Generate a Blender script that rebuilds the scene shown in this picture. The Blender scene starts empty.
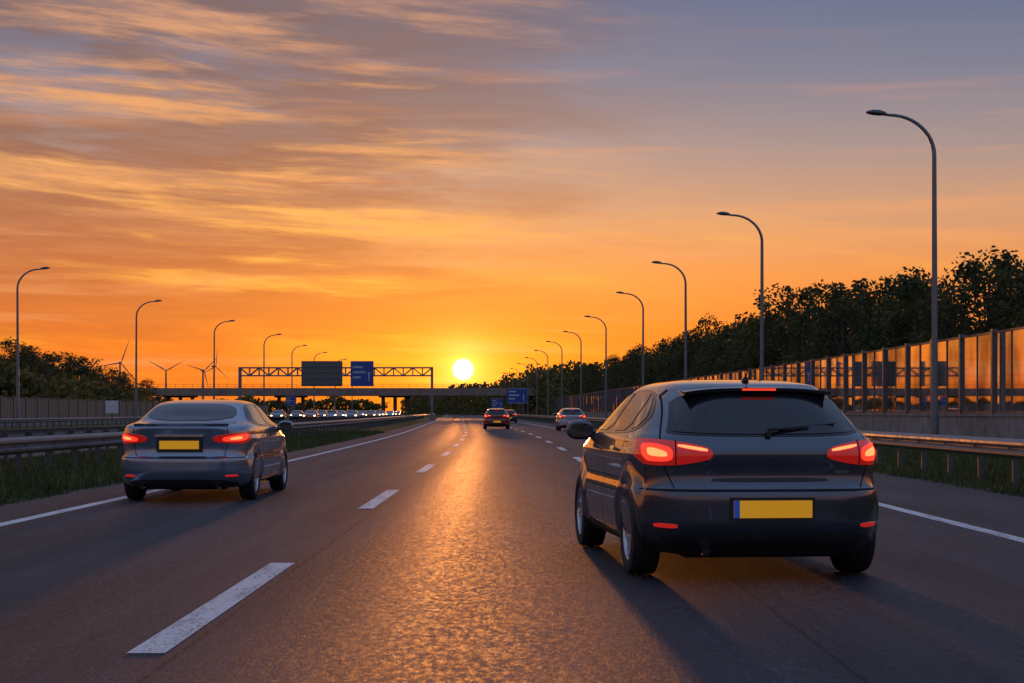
import bpy, bmesh, math, random
import numpy as np
from mathutils import Vector, Matrix
random.seed(7); np.random.seed(7)
scene=bpy.context.scene
COL=scene.collection
H0=1.2; FPX=1700.0; HOR=412.0

def lin(r,g,b):
    def f(c):
        c/=255.0
        return c/12.92 if c<=0.04045 else ((c+0.055)/1.055)**2.4
    return (f(r),f(g),f(b),1.0)

# ---------------------------------------------------------------- materials
class NT:
    def __init__(s,tree): s.t=tree; s.n=tree.nodes; s.l=tree.links
    def node(s,typ,**k):
        nd=s.n.new(typ)
        for a,b in k.items(): setattr(nd,a,b)
        return nd
    def _set(s,sock,v):
        if hasattr(v,'is_linked') or isinstance(v,bpy.types.NodeSocket): s.l.new(v,sock)
        elif v is not None: sock.default_value=v
    def m(s,op,a,b=None,c=None,clamp=False):
        nd=s.n.new('ShaderNodeMath'); nd.operation=op; nd.use_clamp=clamp
        s._set(nd.inputs[0],a)
        if b is not None: s._set(nd.inputs[1],b)
        if c is not None: s._set(nd.inputs[2],c)
        return nd.outputs[0]
    def mr(s,v,a,b,c=0.0,d=1.0,smooth=True):
        nd=s.n.new('ShaderNodeMapRange'); nd.interpolation_type='SMOOTHSTEP' if smooth else 'LINEAR'
        s._set(nd.inputs['Value'],v)
        nd.inputs['From Min'].default_value=a; nd.inputs['From Max'].default_value=b
        nd.inputs['To Min'].default_value=c; nd.inputs['To Max'].default_value=d
        return nd.outputs[0]
    def mix(s,f,a,b,mode='MIX'):
        nd=s.n.new('ShaderNodeMix'); nd.data_type='RGBA'; nd.blend_type=mode
        s._set(nd.inputs[0],f); s._set(nd.inputs[6],a); s._set(nd.inputs[7],b)
        return nd.outputs[2]
    def ramp(s,f,stops,interp='LINEAR'):
        nd=s.n.new('ShaderNodeValToRGB'); cr=nd.color_ramp; cr.interpolation=interp
        while len(cr.elements)<len(stops): cr.elements.new(0.5)
        for e,(p,c) in zip(cr.elements,stops):
            e.position=p; e.color=c if len(c)==4 else (*c,1)
        s._set(nd.inputs[0],f); return nd.outputs[0]
    def noise(s,vec,scale,detail=4,rough=0.55,dist=0.0):
        nd=s.n.new('ShaderNodeTexNoise')
        if vec is not None: s.l.new(vec,nd.inputs['Vector'])
        nd.inputs['Scale'].default_value=scale; nd.inputs['Detail'].default_value=detail
        nd.inputs['Roughness'].default_value=rough; nd.inputs['Distortion'].default_value=dist
        return nd.outputs[0]
    def mapping(s,vec,scale=(1,1,1),loc=(0,0,0),rot=(0,0,0)):
        nd=s.n.new('ShaderNodeMapping'); s.l.new(vec,nd.inputs[0])
        nd.inputs['Scale'].default_value=scale; nd.inputs['Location'].default_value=loc; nd.inputs['Rotation'].default_value=rot
        return nd.outputs[0]

def newmat(name):
    m=bpy.data.materials.new(name); m.use_nodes=True
    t=NT(m.node_tree); b=m.node_tree.nodes['Principled BSDF']
    return m,t,b
def pmat(name,col,rough=0.5,metal=0.0,var=0.15,scale=8.0,bump=0.0,emis=None,es=0.0,coat=0.0,spec=0.5,bscale=None):
    m,t,b=newmat(name)
    tc=t.node('ShaderNodeTexCoord').outputs['Object']
    n=t.noise(tc,scale,4,0.6)
    lo=tuple(c*(1-var) for c in col[:3])+(1,); hi=tuple(min(1,c*(1+var)) for c in col[:3])+(1,)
    c=t.ramp(n,[(0.3,lo),(0.7,hi)])
    t.l.new(c,b.inputs['Base Color'])
    b.inputs['Metallic'].default_value=metal
    r=t.mr(n,0.3,0.7,max(0,rough*(1-0.15)),min(1,rough*1.15)); t.l.new(r,b.inputs['Roughness'])
    b.inputs['Coat Weight'].default_value=coat; b.inputs['Coat Roughness'].default_value=0.04
    b.inputs['Specular IOR Level'].default_value=spec
    if bump>0:
        bn=t.node('ShaderNodeBump'); bn.inputs['Strength'].default_value=bump; bn.inputs['Distance'].default_value=0.02
        t.l.new(t.noise(tc,bscale or scale*4,4,0.6),bn.inputs['Height']); t.l.new(bn.outputs[0],b.inputs['Normal'])
    if emis:
        b.inputs['Emission Color'].default_value=emis; b.inputs['Emission Strength'].default_value=es
        try: m.cycles.emission_sampling='NONE'
        except Exception: pass
    return m

def mat_asphalt(name,tone=1.0):
    m,t,b=newmat(name)
    tc=t.node('ShaderNodeTexCoord'); ob=tc.outputs['Object']; uv=tc.outputs['UV']
    fine=t.noise(ob,60,3,0.75)
    fine2=t.noise(t.mapping(ob,(1,0.4,1)),26,4,0.85)
    big=t.noise(t.mapping(ob,(1,0.12,1)),0.9,4,0.6)
    str_=t.noise(t.mapping(ob,(1,0.03,1)),3.5,4,0.6)
    sx=t.node('ShaderNodeSeparateXYZ'); t.l.new(uv,sx.inputs[0])
    u=t.m('ADD',sx.outputs[0],1.8)
    tr=t.m('COSINE',t.m('MULTIPLY',t.m('SUBTRACT',u,0.875),2*math.pi/1.75))
    tr=t.mr(tr,-1,1)
    c=t.ramp(fine,[(0.32,(0.008*tone,0.009*tone,0.013*tone)),(0.5,(0.030*tone,0.031*tone,0.039*tone)),(0.66,(0.15*tone,0.15*tone,0.16*tone))])
    c=t.mix(0.55,c,t.ramp(fine2,[(0.38,(0.008*tone,0.009*tone,0.014*tone)),(0.52,(0.033*tone,0.034*tone,0.042*tone)),(0.66,(0.14*tone,0.14*tone,0.15*tone))]))
    f=t.m('MULTIPLY',t.mr(big,0.3,0.7,0.58,1.22),t.mr(str_,0.3,0.7,0.80,1.18))
    f=t.m('MULTIPLY',f,t.m('SUBTRACT',1.10,t.m('MULTIPLY',tr,0.28)))
    wob=t.m('MULTIPLY',t.m('SUBTRACT',t.noise(t.mapping(ob,(0,0.8,0)),1.0,3,0.6),0.5),0.05)
    j=t.m('ABSOLUTE',t.m('ADD',t.m('SUBTRACT',t.m('ABSOLUTE',t.m('SUBTRACT',u,1.76)),1.60),wob))
    f=t.m('MULTIPLY',f,t.mr(j,0.008,0.022,0.35,1.0))
    mx=t.node('ShaderNodeVectorMath',operation='SCALE'); t.l.new(c,mx.inputs[0]); t.l.new(f,mx.inputs[3])
    t.l.new(mx.outputs[0],b.inputs['Base Color'])
    r=t.m('ADD',t.mr(fine2,0.35,0.65,0.52,0.76),t.m('MULTIPLY',tr,-0.08))
    t.l.new(r,b.inputs['Roughness']); b.inputs['Specular IOR Level'].default_value=0.22
    bn=t.node('ShaderNodeBump'); bn.inputs['Strength'].default_value=0.85; bn.inputs['Distance'].default_value=0.013
    h=t.m('ADD',fine,t.m('MULTIPLY',fine2,1.2))
    t.l.new(h,bn.inputs['Height']); t.l.new(bn.outputs[0],b.inputs['Normal'])
    return m
def mat_grass(name):
    m,t,b=newmat(name)
    ob=t.node('ShaderNodeTexCoord').outputs['Object']
    n=t.noise(ob,0.35,6,0.7); n2=t.noise(ob,9,4,0.7)
    c=t.ramp(n,[(0.3,(0.035,0.05,0.016)),(0.55,(0.06,0.075,0.024)),(0.75,(0.10,0.09,0.04))])
    c=t.mix(0.5,c,t.ramp(n2,[(0.3,(0.02,0.03,0.01)),(0.7,(0.10,0.11,0.04))]))
    t.l.new(c,b.inputs['Base Color']); b.inputs['Roughness'].default_value=0.9; b.inputs['Specular IOR Level'].default_value=0.1
    bn=t.node('ShaderNodeBump'); bn.inputs['Strength'].default_value=0.8; bn.inputs['Distance'].default_value=0.08
    t.l.new(n2,bn.inputs['Height']); t.l.new(bn.outputs[0],b.inputs['Normal'])
    return m
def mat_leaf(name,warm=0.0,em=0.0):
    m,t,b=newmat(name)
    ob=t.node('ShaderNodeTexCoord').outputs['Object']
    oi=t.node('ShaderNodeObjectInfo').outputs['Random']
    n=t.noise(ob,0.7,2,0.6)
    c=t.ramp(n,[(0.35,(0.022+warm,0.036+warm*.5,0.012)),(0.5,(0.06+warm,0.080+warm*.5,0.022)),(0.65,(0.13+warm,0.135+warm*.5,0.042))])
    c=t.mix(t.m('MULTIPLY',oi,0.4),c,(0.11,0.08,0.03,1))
    t.l.new(c,b.inputs['Base Color']); b.inputs['Roughness'].default_value=0.6
    b.inputs['Specular IOR Level'].default_value=0.25
    tr=t.node('ShaderNodeBsdfTranslucent'); t.l.new(c,tr.inputs[0])
    mx=t.node('ShaderNodeMixShader'); mx.inputs[0].default_value=0.3
    t.l.new(b.outputs[0],mx.inputs[1]); t.l.new(tr.outputs[0],mx.inputs[2])
    t.l.new(mx.outputs[0],m.node_tree.nodes['Material Output'].inputs[0])
    return m
def mat_wallglass(name):
    m=bpy.data.materials.new(name); m.use_nodes=True; t=NT(m.node_tree); t.n.clear()
    out=t.node('ShaderNodeOutputMaterial')
    ob=t.node('ShaderNodeTexCoord').outputs['Object']
    n2=t.noise(t.mapping(ob,(1,0.5,0.3)),1.0,3,0.5)
    dirt=t.noise(ob,2.0,5,0.7)
    tr=t.node('ShaderNodeBsdfTransparent'); tr.inputs[0].default_value=(0.86,0.87,0.86,1)
    gl=t.node('ShaderNodeBsdfGlossy'); gl.inputs['Color'].default_value=(0.9,0.9,0.9,1); gl.inputs['Roughness'].default_value=0.02
    df=t.node('ShaderNodeBsdfDiffuse'); df.inputs[0].default_value=(0.35,0.33,0.30,1)
    fr=t.node('ShaderNodeFresnel'); fr.inputs[0].default_value=1.4
    m1=t.node('ShaderNodeMixShader'); t.l.new(t.m('MULTIPLY',fr.outputs[0],t.mr(n2,0.35,0.65,0.4,1.0),clamp=True),m1.inputs[0]); t.l.new(tr.outputs[0],m1.inputs[1]); t.l.new(gl.outputs[0],m1.inputs[2])
    m2=t.node('ShaderNodeMixShader'); t.l.new(t.mr(dirt,0.4,0.75,0.02,0.08),m2.inputs[0]); t.l.new(m1.outputs[0],m2.inputs[1]); t.l.new(df.outputs[0],m2.inputs[2])
    t.l.new(m2.outputs[0],out.inputs[0]); return m

M={}
M['asphalt']=mat_asphalt('asphalt')
M['asphalt2']=mat_asphalt('asphalt_opposite',1.15)
def mat_roadpaint():
    m,t,b=newmat('road_paint')
    ob=t.node('ShaderNodeTexCoord').outputs['Object']
    n=t.noise(ob,45,4,0.75); n2=t.noise(t.mapping(ob,(1,0.2,1)),5,5,0.7)
    f=t.mr(t.m('ADD',n,t.m('MULTIPLY',n2,0.5)),0.62,0.74)
    c=t.mix(f,(0.12,0.12,0.125,1),(0.72,0.71,0.69,1)); t.l.new(c,b.inputs['Base Color']); b.inputs['Roughness'].default_value=0.65
    bn=t.node('ShaderNodeBump'); bn.inputs['Strength'].default_value=0.5; bn.inputs['Distance'].default_value=0.01
    t.l.new(n,bn.inputs['Height']); t.l.new(bn.outputs[0],b.inputs['Normal']); return m
M['paint']=mat_roadpaint()
M['grass']=mat_grass('grass_ground')
M['blade']=pmat('grass_blade',(0.085,0.10,0.032),0.7,var=0.5,scale=1.2,spec=0.15)
M['steel']=pmat('galvanised_steel',(0.22,0.21,0.21),0.5,0.6,var=0.35,scale=3)
M['steelpost']=pmat('steel_post',(0.11,0.105,0.10),0.55,0.5,var=0.25,scale=5)
M['pole']=pmat('lamp_pole_metal',(0.20,0.21,0.22),0.5,0.4,var=0.15,scale=3)
M['lamphead']=pmat('lamp_head',(0.10,0.10,0.11),0.45,0.3)
M['concrete']=pmat('concrete',(0.24,0.23,0.22),0.85,var=0.4,scale=1.5,bump=0.3)
M['bridge']=pmat('bridge_concrete',(0.26,0.19,0.15),0.85,var=0.25,scale=0.5)
M['wallpost']=pmat('wall_post',(0.12,0.12,0.12),0.5,0.4)
M['wglass']=mat_wallglass('wall_glass')
M['bark']=pmat('bark',(0.09,0.065,0.045),0.9,var=0.4,scale=6)
M['leaf']=mat_leaf('leaves')
M['leaffar']=mat_leaf('leaves_far_hazed',0.05)  # warm sunset haze of the distance tinted into the leaf colour
M['blue']=pmat('sign_blue',(0.02,0.06,0.26),0.5,emis=(0.02,0.08,0.4,1),es=0.03)  # faint emission brightens the sign face, which is no lamp
M['signback']=pmat('sign_back',(0.12,0.13,0.12),0.6,0.2)
M['white']=pmat('sign_white',(0.6,0.6,0.6),0.5)
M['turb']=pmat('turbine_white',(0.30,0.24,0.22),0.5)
M['fence']=pmat('wood_panel',(0.26,0.20,0.14),0.8,var=0.35,scale=2)
def paint(name,col,metal=0.55,rough=0.22):
    m,t,b=newmat(name)
    ob=t.node('ShaderNodeTexCoord').outputs['Object']
    fl=t.noise(ob,900,1,0.5); dirt=t.noise(ob,3,5,0.65)
    c=t.ramp(fl,[(0.3,tuple(x*0.8 for x in col)),(0.7,tuple(x*1.25 for x in col))])
    sx=t.node('ShaderNodeSeparateXYZ'); t.l.new(ob,sx.inputs[0])
    low=t.mr(sx.outputs[2],0.15,0.60,0.45,0.0)
    df=t.m('MULTIPLY',low,t.mr(dirt,0.35,0.7))
    c=t.mix(df,c,(0.06,0.055,0.05,1)); t.l.new(c,b.inputs['Base Color'])
    b.inputs['Metallic'].default_value=metal
    t.l.new(t.m('ADD',t.mr(dirt,0.3,0.7,rough-0.04,rough+0.06),t.m('MULTIPLY',df,0.3)),b.inputs['Roughness'])
    b.inputs['Coat Weight'].default_value=1.0; b.inputs['Coat IOR'].default_value=1.6
    t.l.new(t.m('ADD',0.012,t.m('MULTIPLY',df,0.25)),b.inputs['Coat Roughness'])
    return m
M['p_dark']=paint('paint_dark_grey',(0.085,0.098,0.125),0.8,0.20)
M['p_silver']=paint('paint_silver_blue',(0.24,0.32,0.42),0.75,0.20)
M['p_red']=paint('paint_red',(0.22,0.04,0.03))
M['p_white']=paint('paint_white',(0.40,0.40,0.41),0.1)
M['cglass']=pmat('car_glass',(0.010,0.012,0.015),0.03,var=0.1,coat=0.3)
M['blackp']=pmat('black_plastic',(0.018,0.018,0.019),0.55,var=0.2,scale=20)
M['gloss']=pmat('gloss_black',(0.012,0.012,0.013),0.15)
M['rubber']=pmat('tyre_rubber',(0.018,0.018,0.018),0.8,var=0.2,scale=20)
M['rim']=pmat('alloy_rim',(0.6,0.6,0.62),0.28,0.9)
M['chrome']=pmat('chrome',(0.6,0.6,0.6),0.14,1.0)
M['seam']=pmat('panel_gap',(0.004,0.004,0.004),0.9)
M['lens']=pmat('tail_lens_red',(0.35,0.008,0.006),0.12,var=0.25,scale=30,coat=1,emis=(1,0.02,0.01,1),es=0.24)
M['lit']=pmat('tail_light_lit',(0.8,0.05,0.02),0.3,emis=(1,0.045,0.018,1),es=1.1,var=0.3,scale=40)
M['litc']=pmat('tail_light_core',(0.9,0.2,0.05),0.3,emis=(1,0.15,0.045,1),es=3.2,var=0.3,scale=40)
M['reflect']=pmat('red_reflector',(0.5,0.01,0.01),0.15,emis=(1,0.03,0.015,1),es=0.35,coat=1)  # passive reflector; its glow is put in as emission
M['plate']=pmat('yellow_plate',(0.80,0.42,0.02),0.4,var=0.04,emis=(1,0.42,0.01,1),es=0.30)  # plate brightened by its own emission, no plate lamp modelled
M['pblue']=pmat('plate_blue',(0.02,0.08,0.4),0.4,emis=(0.02,0.1,0.5,1),es=0.2)  # same added glow on the blue band
M['head']=pmat('headlight_on',(0.8,0.8,0.8),0.2,emis=(1,0.62,0.26,1),es=16)
M['under']=pmat('underbody',(0.01,0.01,0.01),0.9)

# ---------------------------------------------------------------- mesh helpers
def mk(name,verts,faces,mats,parent=None,smooth=False,idx=None,sharp=None,uv=None):
    me=bpy.data.meshes.new(name); me.from_pydata([tuple(v) for v in verts],[],[tuple(f) for f in faces])
    if not isinstance(mats,(list,tuple)): mats=[mats]
    for m in mats: me.materials.append(m)
    if idx is not None: me.polygons.foreach_set('material_index',idx)
    if smooth: me.polygons.foreach_set('use_smooth',[True]*len(me.polygons))
    if uv is not None:
        l=me.uv_layers.new(name='UVMap')
        vi=np.zeros(len(me.loops),dtype=np.int32); me.loops.foreach_get('vertex_index',vi)
        l.data.foreach_set('uv',np.array(uv,dtype=np.float32)[vi].ravel())
    me.update()
    if sharp: me.set_sharp_from_angle(angle=math.radians(sharp))
    o=bpy.data.objects.new(name,me); COL.objects.link(o)
    if parent: o.parent=parent
    return o
def empty(name,loc=(0,0,0),rz=0.0):
    e=bpy.data.objects.new(name,None); e.empty_display_size=0.3; COL.objects.link(e)
    e.location=loc; e.rotation_euler=(0,0,rz); return e
class B:
    def __init__(s): s.v=[];s.f=[];s.i=[]
    def add(s,v,f,mi=0):
        o=len(s.v); s.v+= [tuple(p) for p in v]; s.f+=[tuple(o+k for k in q) for q in f]; s.i+=[mi]*len(f)
    def box(s,x0,x1,y0,y1,z0,z1,mi=0,M4=None):
        v=[Vector(p) for p in [(x0,y0,z0),(x1,y0,z0),(x1,y1,z0),(x0,y1,z0),(x0,y0,z1),(x1,y0,z1),(x1,y1,z1),(x0,y1,z1)]]
        if M4: v=[M4@p for p in v]
        s.add(v,[(0,3,2,1),(4,5,6,7),(0,1,5,4),(1,2,6,5),(2,3,7,6),(3,0,4,7)],mi)
    def bar(s,a,b,r,mi=0,n=6):
        s.tube([a,b],[r,r],mi,n)
    def tube(s,pts,rad,mi=0,n=10,cap=True):
        pts=[Vector(p) for p in pts]
        v=[];f=[]
        for k,p in enumerate(pts):
            d=(pts[min(k+1,len(pts)-1)]-pts[max(k-1,0)]).normalized()
            up=Vector((0,1,0)) if abs(d.y)<0.9 else Vector((1,0,0))
            a=d.cross(up).normalized(); b=d.cross(a)
            for j in range(n):
                t=2*math.pi*j/n; v.append(p+(a*math.cos(t)+b*math.sin(t))*rad[k])
        for k in range(len(pts)-1):
            for j in range(n):
                f.append((k*n+j,k*n+(j+1)%n,(k+1)*n+(j+1)%n,(k+1)*n+j))
        if cap: f.append(tuple(range(n-1,-1,-1))); f.append(tuple((len(pts)-1)*n+j for j in range(n)))
        s.add(v,f,mi)
    def lathe_x(s,prof,cx,cy,cz,mi=0,n=40,close=False):
        v=[];f=[];m=len(prof)
        for j in range(n):
            t=2*math.pi*j/n
            for (x,r) in prof: v.append((cx+x,cy+r*math.cos(t),cz+r*math.sin(t)))
        for j in range(n):
            for k in range(m-1 if not close else m):
                k2=(k+1)%m
                f.append((j*m+k,j*m+k2,((j+1)%n)*m+k2,((j+1)%n)*m+k))
        s.add(v,f,mi)
    def obj(s,name,mats,parent=None,smooth=False,sharp=None):
        return mk(name,s.v,s.f,mats,parent,smooth,s.i,sharp)

# ---------------------------------------------------------------- road geometry
def cx(Y):
    if Y<30: return 0.0
    if Y<110: return -0.03*(Y-30)**2/160.0
    return -1.2-0.03*(Y-110)-(max(0,Y-300)**2)*0.00002
def ribbon(name,x0,x1,ys,z,mat,smooth=False,nx=1):
    v=[];uv=[];f=[]
    for y in ys:
        for k in range(nx+1):
            o=x0+(x1-x0)*k/nx
            v.append((cx(y)+o,y,z)); uv.append((o,y))
    for i in range(len(ys)-1):
        for k in range(nx):
            a=i*(nx+1)+k; f.append((a,a+1,a+nx+2,a+nx+1))
    return mk(name,v,f,mat,uv=uv)
YS=list(np.arange(-60,120,4.0))+list(np.arange(120,1200,12.0))
g=mk('ground',[(-4000,-1500,0),(4000,-1500,0),(4000,6000,0),(-4000,6000,0)],[(0,1,2,3)],M['grass'])
road=ribbon('road',-6.6,7.2,YS,0.012,M['asphalt'])
road2=ribbon('opposite_road',-32.5,-12.6,YS,0.012,M['asphalt2'])
b=B()
def mark(o,w,y0,y1,step=4.0):
    n=max(1,int((y1-y0)/step)); ys=np.linspace(y0,y1,n+1)
    v=[];f=[]
    for y in ys: v+=[(cx(y)+o-w/2,y,0.016),(cx(y)+o+w/2,y,0.016)]
    for i in range(n): f.append((2*i,2*i+1,2*i+3,2*i+2))
    b.add(v,f)
mark(-5.38,0.17,-40,700); mark(4.72,0.17,-40,700)
for k in range(-3,60):
    y0=8.35+12.5*k
    mark(-1.8,0.19,y0,y0+5.0)
    mark(1.72,0.19,y0+6.7,y0+11.4)
b.obj('road_markings',M['paint'])
b=B()
mark(-31.2,0.17,-40,700); mark(-14.0,0.17,-40,700)
for k in range(-3,60):
    for o in (-18.2,-22.2,-26.4): mark(o,0.17,8.3+12.5*k,12.3+12.5*k)
b.obj('opposite_road_markings',M['paint'])

def grass_strip(name,regions,n):
    v=[];f=[]
    for (x0,x1,y0,y1,share) in regions:
        for _ in range(int(n*share)):
            y=y0+(y1-y0)*random.random()**1.6; x=cx(y)+x0+(x1-x0)*random.random()
            if math.sin(x*2.1+y*0.7)+math.sin(y*1.9-x)*0.7+random.random()*2<0.0: continue
            edge=min(1,min(abs(x-cx(y)-x0),abs(x-cx(y)-x1))/0.5+0.3)
            h=random.uniform(0.05,0.16)*(1.8 if random.random()<0.06 else 1)*edge; a=random.random()*6.28; w=0.012+y*0.00025
            dx,dy=math.cos(a)*w,math.sin(a)*w; lx,ly=random.uniform(-.5,.5)*h,random.uniform(-.5,.5)*h
            o=len(v); v+=[(x-dx,y-dy,0),(x+dx,y+dy,0),(x+lx,y+ly,h)]; f.append((o,o+1,o+2))
    return mk(name,v,f,M['blade'])
grass_strip('grass',[(-12.4,-6.45,16,100,0.5),(7.05,15.5,16,100,0.5)],150000)

# ---------------------------------------------------------------- guardrails
def guardrail(name,off,y0,y1,face=1,top=0.75):
    e=empty(name)
    prof=[(0.0,0.31),(0.02,0.30),(0.075,0.255),(0.08,0.215),(0.01,0.165),(0.01,0.145),(0.08,0.095),(0.075,0.055),(0.02,0.01),(0.0,0.0)]
    ys=[y for y in YS if y0<=y<=y1]
    if ys[0]>y0: ys=[y0]+ys
    v=[];f=[];m=len(prof)
    for y in ys:
        for (px,pz) in prof: v.append((cx(y)+off+face*px,y,top-0.31+pz))
        for (px,pz) in reversed(prof): v.append((cx(y)+off+face*px-face*0.006,y,top-0.31+pz))
    M2=2*m
    for i in range(len(ys)-1):
        for k in range(M2): f.append((i*M2+k,i*M2+(k+1)%M2,(i+1)*M2+(k+1)%M2,(i+1)*M2+k))
    mk('beam',v,f,M['steel'],e,True,sharp=30)
    b=B(); y=y0+1
    while y<y1 and y<320:
        x=cx(y)+off-face*0.10
        b.box(x-0.05,x+0.05,y-0.03,y+0.03,0,top-0.03)
        b.box(min(x+face*0.05,x+face*0.095),max(x+face*0.05,x+face*0.095),y-0.06,y+0.06,top-0.24,top-0.07)
        xb=cx(y)+off+face*0.018
        b.box(xb-0.012,xb+0.012,y-0.02,y+0.02,top-0.165,top-0.145)
        y+=2.0
    b.obj('posts',M['steelpost'],e)
    return e
guardrail('guardrail',-8.9,8,520,1)
guardrail('guardrail',-11.7,8,520,-1,0.78)
guardrail('guardrail',7.9,8,520,-1,0.78)
guardrail('guardrail',-33.4,60,520,1)

# ---------------------------------------------------------------- street lamps
def lamp_data():
    b=B(); pts=[(0,0,0),(0,0,0.02)];rad=[0.13,0.13]
    for k in range(1,11): pts.append((0,0,10.4*k/10)); rad.append(0.125-0.045*k/10)
    for k in range(1,13):
        a=math.pi/2*k/12; pts.append((-1.6*(1-math.cos(a)),0,10.4+1.45*math.sin(a))); rad.append(0.08-0.025*k/12)
    pts.append((-1.85,0,11.88)); rad.append(0.05)
    b.tube(pts,rad,0,12)
    b.box(-0.17,0.17,-0.17,0.17,0,0.03,0)
    b.tube([(0,0,0.03),(0,0,1.1)],[0.145,0.145],0,12)
    prof=[(-1.72,0.05,0.05),(-1.80,0.12,0.10),(-1.98,0.17,0.14),(-2.2,0.19,0.13),(-2.38,0.15,0.08),(-2.46,0.05,0.03)]
    v=[];f=[];n=12
    for (x,wy,wz) in prof:
        for j in range(n):
            t=2*math.pi*j/n; v.append((x,wy*math.cos(t),11.88+ (wz*math.sin(t) if math.sin(t)>0 else wz*0.5*math.sin(t))+(-1.72-x)*0.08))
    for k in range(len(prof)-1):
        for j in range(n): f.append((k*n+j,k*n+(j+1)%n,(k+1)*n+(j+1)%n,(k+1)*n+j))
    f.append(tuple(range(n))); f.append(tuple((len(prof)-1)*n+j for j in range(n)))
    b.add(v,f,1)
    return b
l0=lamp_data().obj('street_lamp',[M['pole'],M['lamphead']],None,True,50)
def lamp(x,y,rz,first=[True]):
    if first[0]: o=l0; first[0]=False
    else:
        o=bpy.data.objects.new('street_lamp',l0.data); COL.objects.link(o)
    o.location=(x,y,0); o.rotation_euler=(0,random.uniform(-.004,.004),rz+random.uniform(-.04,.04))
for (px,Y) in [(935,61),(762,92),(686,122),(643,153),(606,191),(581,227),(562,259),(548,296),(537,335),(528,375),(520,420),(513,470),(507,530)]:
    lamp((px-512)*Y/FPX,Y,0)
for (px,Y) in [(18,127),(136,164),(214,200),(264,235),(292,274),(314,306),(335,345),(352,385)]:
    lamp((px-512)*Y/FPX,Y,math.pi)

# ---------------------------------------------------------------- noise barriers
def noise_wall(name,off,y0,y1,h,hb,step,glassmat,glass=True):
    e=empty(name)
    n=int((y1-y0)/step)
    bb=B();bp=B();bg=B(); nq=2 if glass else 4
    for k in range(n):
        ya=y0+k*step; yb=ya+step
        xa=cx(ya)+off; xb=cx(yb)+off
        R=Matrix.Translation((xa,ya,0))@Matrix.Rotation(-math.atan2(xb-xa,yb-ya),4,'Z')
        L=math.hypot(xb-xa,yb-ya)
        bb.box(-0.14,0.14,0.0,L-0.02,0,hb,0,R)
        bb.box(-0.18,0.18,0.0,L-0.02,hb,hb+0.09,0,R)
        bp.box(-0.10,0.10,-0.10,0.10,hb+0.09,h+0.08,0,R)
        bp.box(-0.05,0.05,0.10,L-0.10,h-0.07,h,0,R)
        bp.box(-0.05,0.05,0.10,L-0.10,hb+0.09,hb+0.19,0,R)
        for q in range(1,nq):
            bp.box(-0.03,0.03,L*q/nq-0.03,L*q/nq+0.03,hb+0.19,h-0.07,0,R)
        for q in range(nq):
            a0=max(.102,L*q/nq+0.032); a1=min(L-.102,L*(q+1)/nq-0.032)
            if glass:
                tl=random.uniform(-.012,.012)
                bg.add([R@Vector(p) for p in ((-tl,a0,hb+.192),(tl,a1,hb+.192),(tl,a1,h-.072),(-tl,a0,h-.072))],[(0,1,2,3)])
            else: bg.box(-0.02,0.02,a0,a1,hb+0.192,h-0.072,0,R)
    bb.obj('concrete_base',M['concrete'],e); bp.obj('frame',M['wallpost'],e); bg.obj('panels',glassmat,e)
    return e
noise_wall('noise_barrier',16.6,38,420,3.95,1.05,4.0,M['wglass'])
noise_wall('noise_barrier',-39.5,90,330,2.45,0.5,4.0,M['fence'],False)

# ---------------------------------------------------------------- trees
def tree_mesh(name,seed,height,width,base=0.04,nclump=90,per=72,leaf=0.29):
    rnd=random.Random(seed); b=B()
    pts=[];x=y=0
    for k in range(8):
        pts.append((x,y,height*0.85*k/7)); x+=rnd.uniform(-.12,.12); y+=rnd.uniform(-.12,.12)
    b.tube(pts,[0.24*(1-k/8.5)*height/10 for k in range(8)],0,7)
    clumps=[]
    for k in range(nclump):
        t=(k+rnd.random())/nclump
        z=height*(base+(0.97-base)*t)
        env=math.sin(math.pi*(0.16+0.80*t))**0.65
        r=width/2*env*math.sqrt(rnd.uniform(0.05,1.0))*rnd.uniform(.8,1.12); a=rnd.random()*6.283
        clumps.append((r*math.cos(a),r*math.sin(a),z,rnd.uniform(0.5,1.05)*(1.0 if t<.8 else .75)))
    for c in clumps[::3]:
        k=min(6,max(1,int(c[2]/height*7*0.75))); p=pts[k]
        mid=((p[0]+c[0])/2,(p[1]+c[1])/2,(p[2]+c[2])/2-0.1)
        b.tube([p,mid,(c[0],c[1],c[2])],[0.07,0.045,0.015],0,4,False)
    v=[];f=[]
    for (x,y,z,R) in clumps:
        m=int(per*R**1.4)
        for _ in range(m):
            d=Vector((rnd.gauss(0,1),rnd.gauss(0,1),rnd.gauss(0,1))).normalized()*R*rnd.random()**0.42
            d.z*=0.85
            s=leaf*rnd.uniform(0.5,1.3)
            n=Vector((rnd.gauss(0,1),rnd.gauss(0,1),rnd.gauss(0,1)+.4)).normalized()
            t1=n.orthogonal().normalized(); t2=n.cross(t1)
            a=rnd.random()*6.28; u=t1*math.cos(a)+t2*math.sin(a); w=n.cross(u)
            c=Vector((x,y,z))+d
            if c.z<0.2: continue
            o=len(v); v+=[c-u*s*.5,c+w*s*.3+n*s*.08,c+u*s*.5,c-w*s*.3+n*s*.08]; f.append((o,o+1,o+2,o+3))
    b.add(v,f,1)
    me=bpy.data.meshes.new(name); me.from_pydata(b.v,[],b.f); me.materials.append(M['bark']); me.materials.append(M['leaf'])
    me.polygons.foreach_set('material_index',b.i); me.update()
    return me
tv=[tree_mesh('tree_a',1,10,6.4),tree_mesh('tree_b',2,10,5.4,nclump=80),tree_mesh('tree_c',3,10,7.2,nclump=104),
    tree_mesh('tree_d',4,10,4.6,nclump=70),tree_mesh('tree_e',5,10,6.2,nclump=92)]
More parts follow.
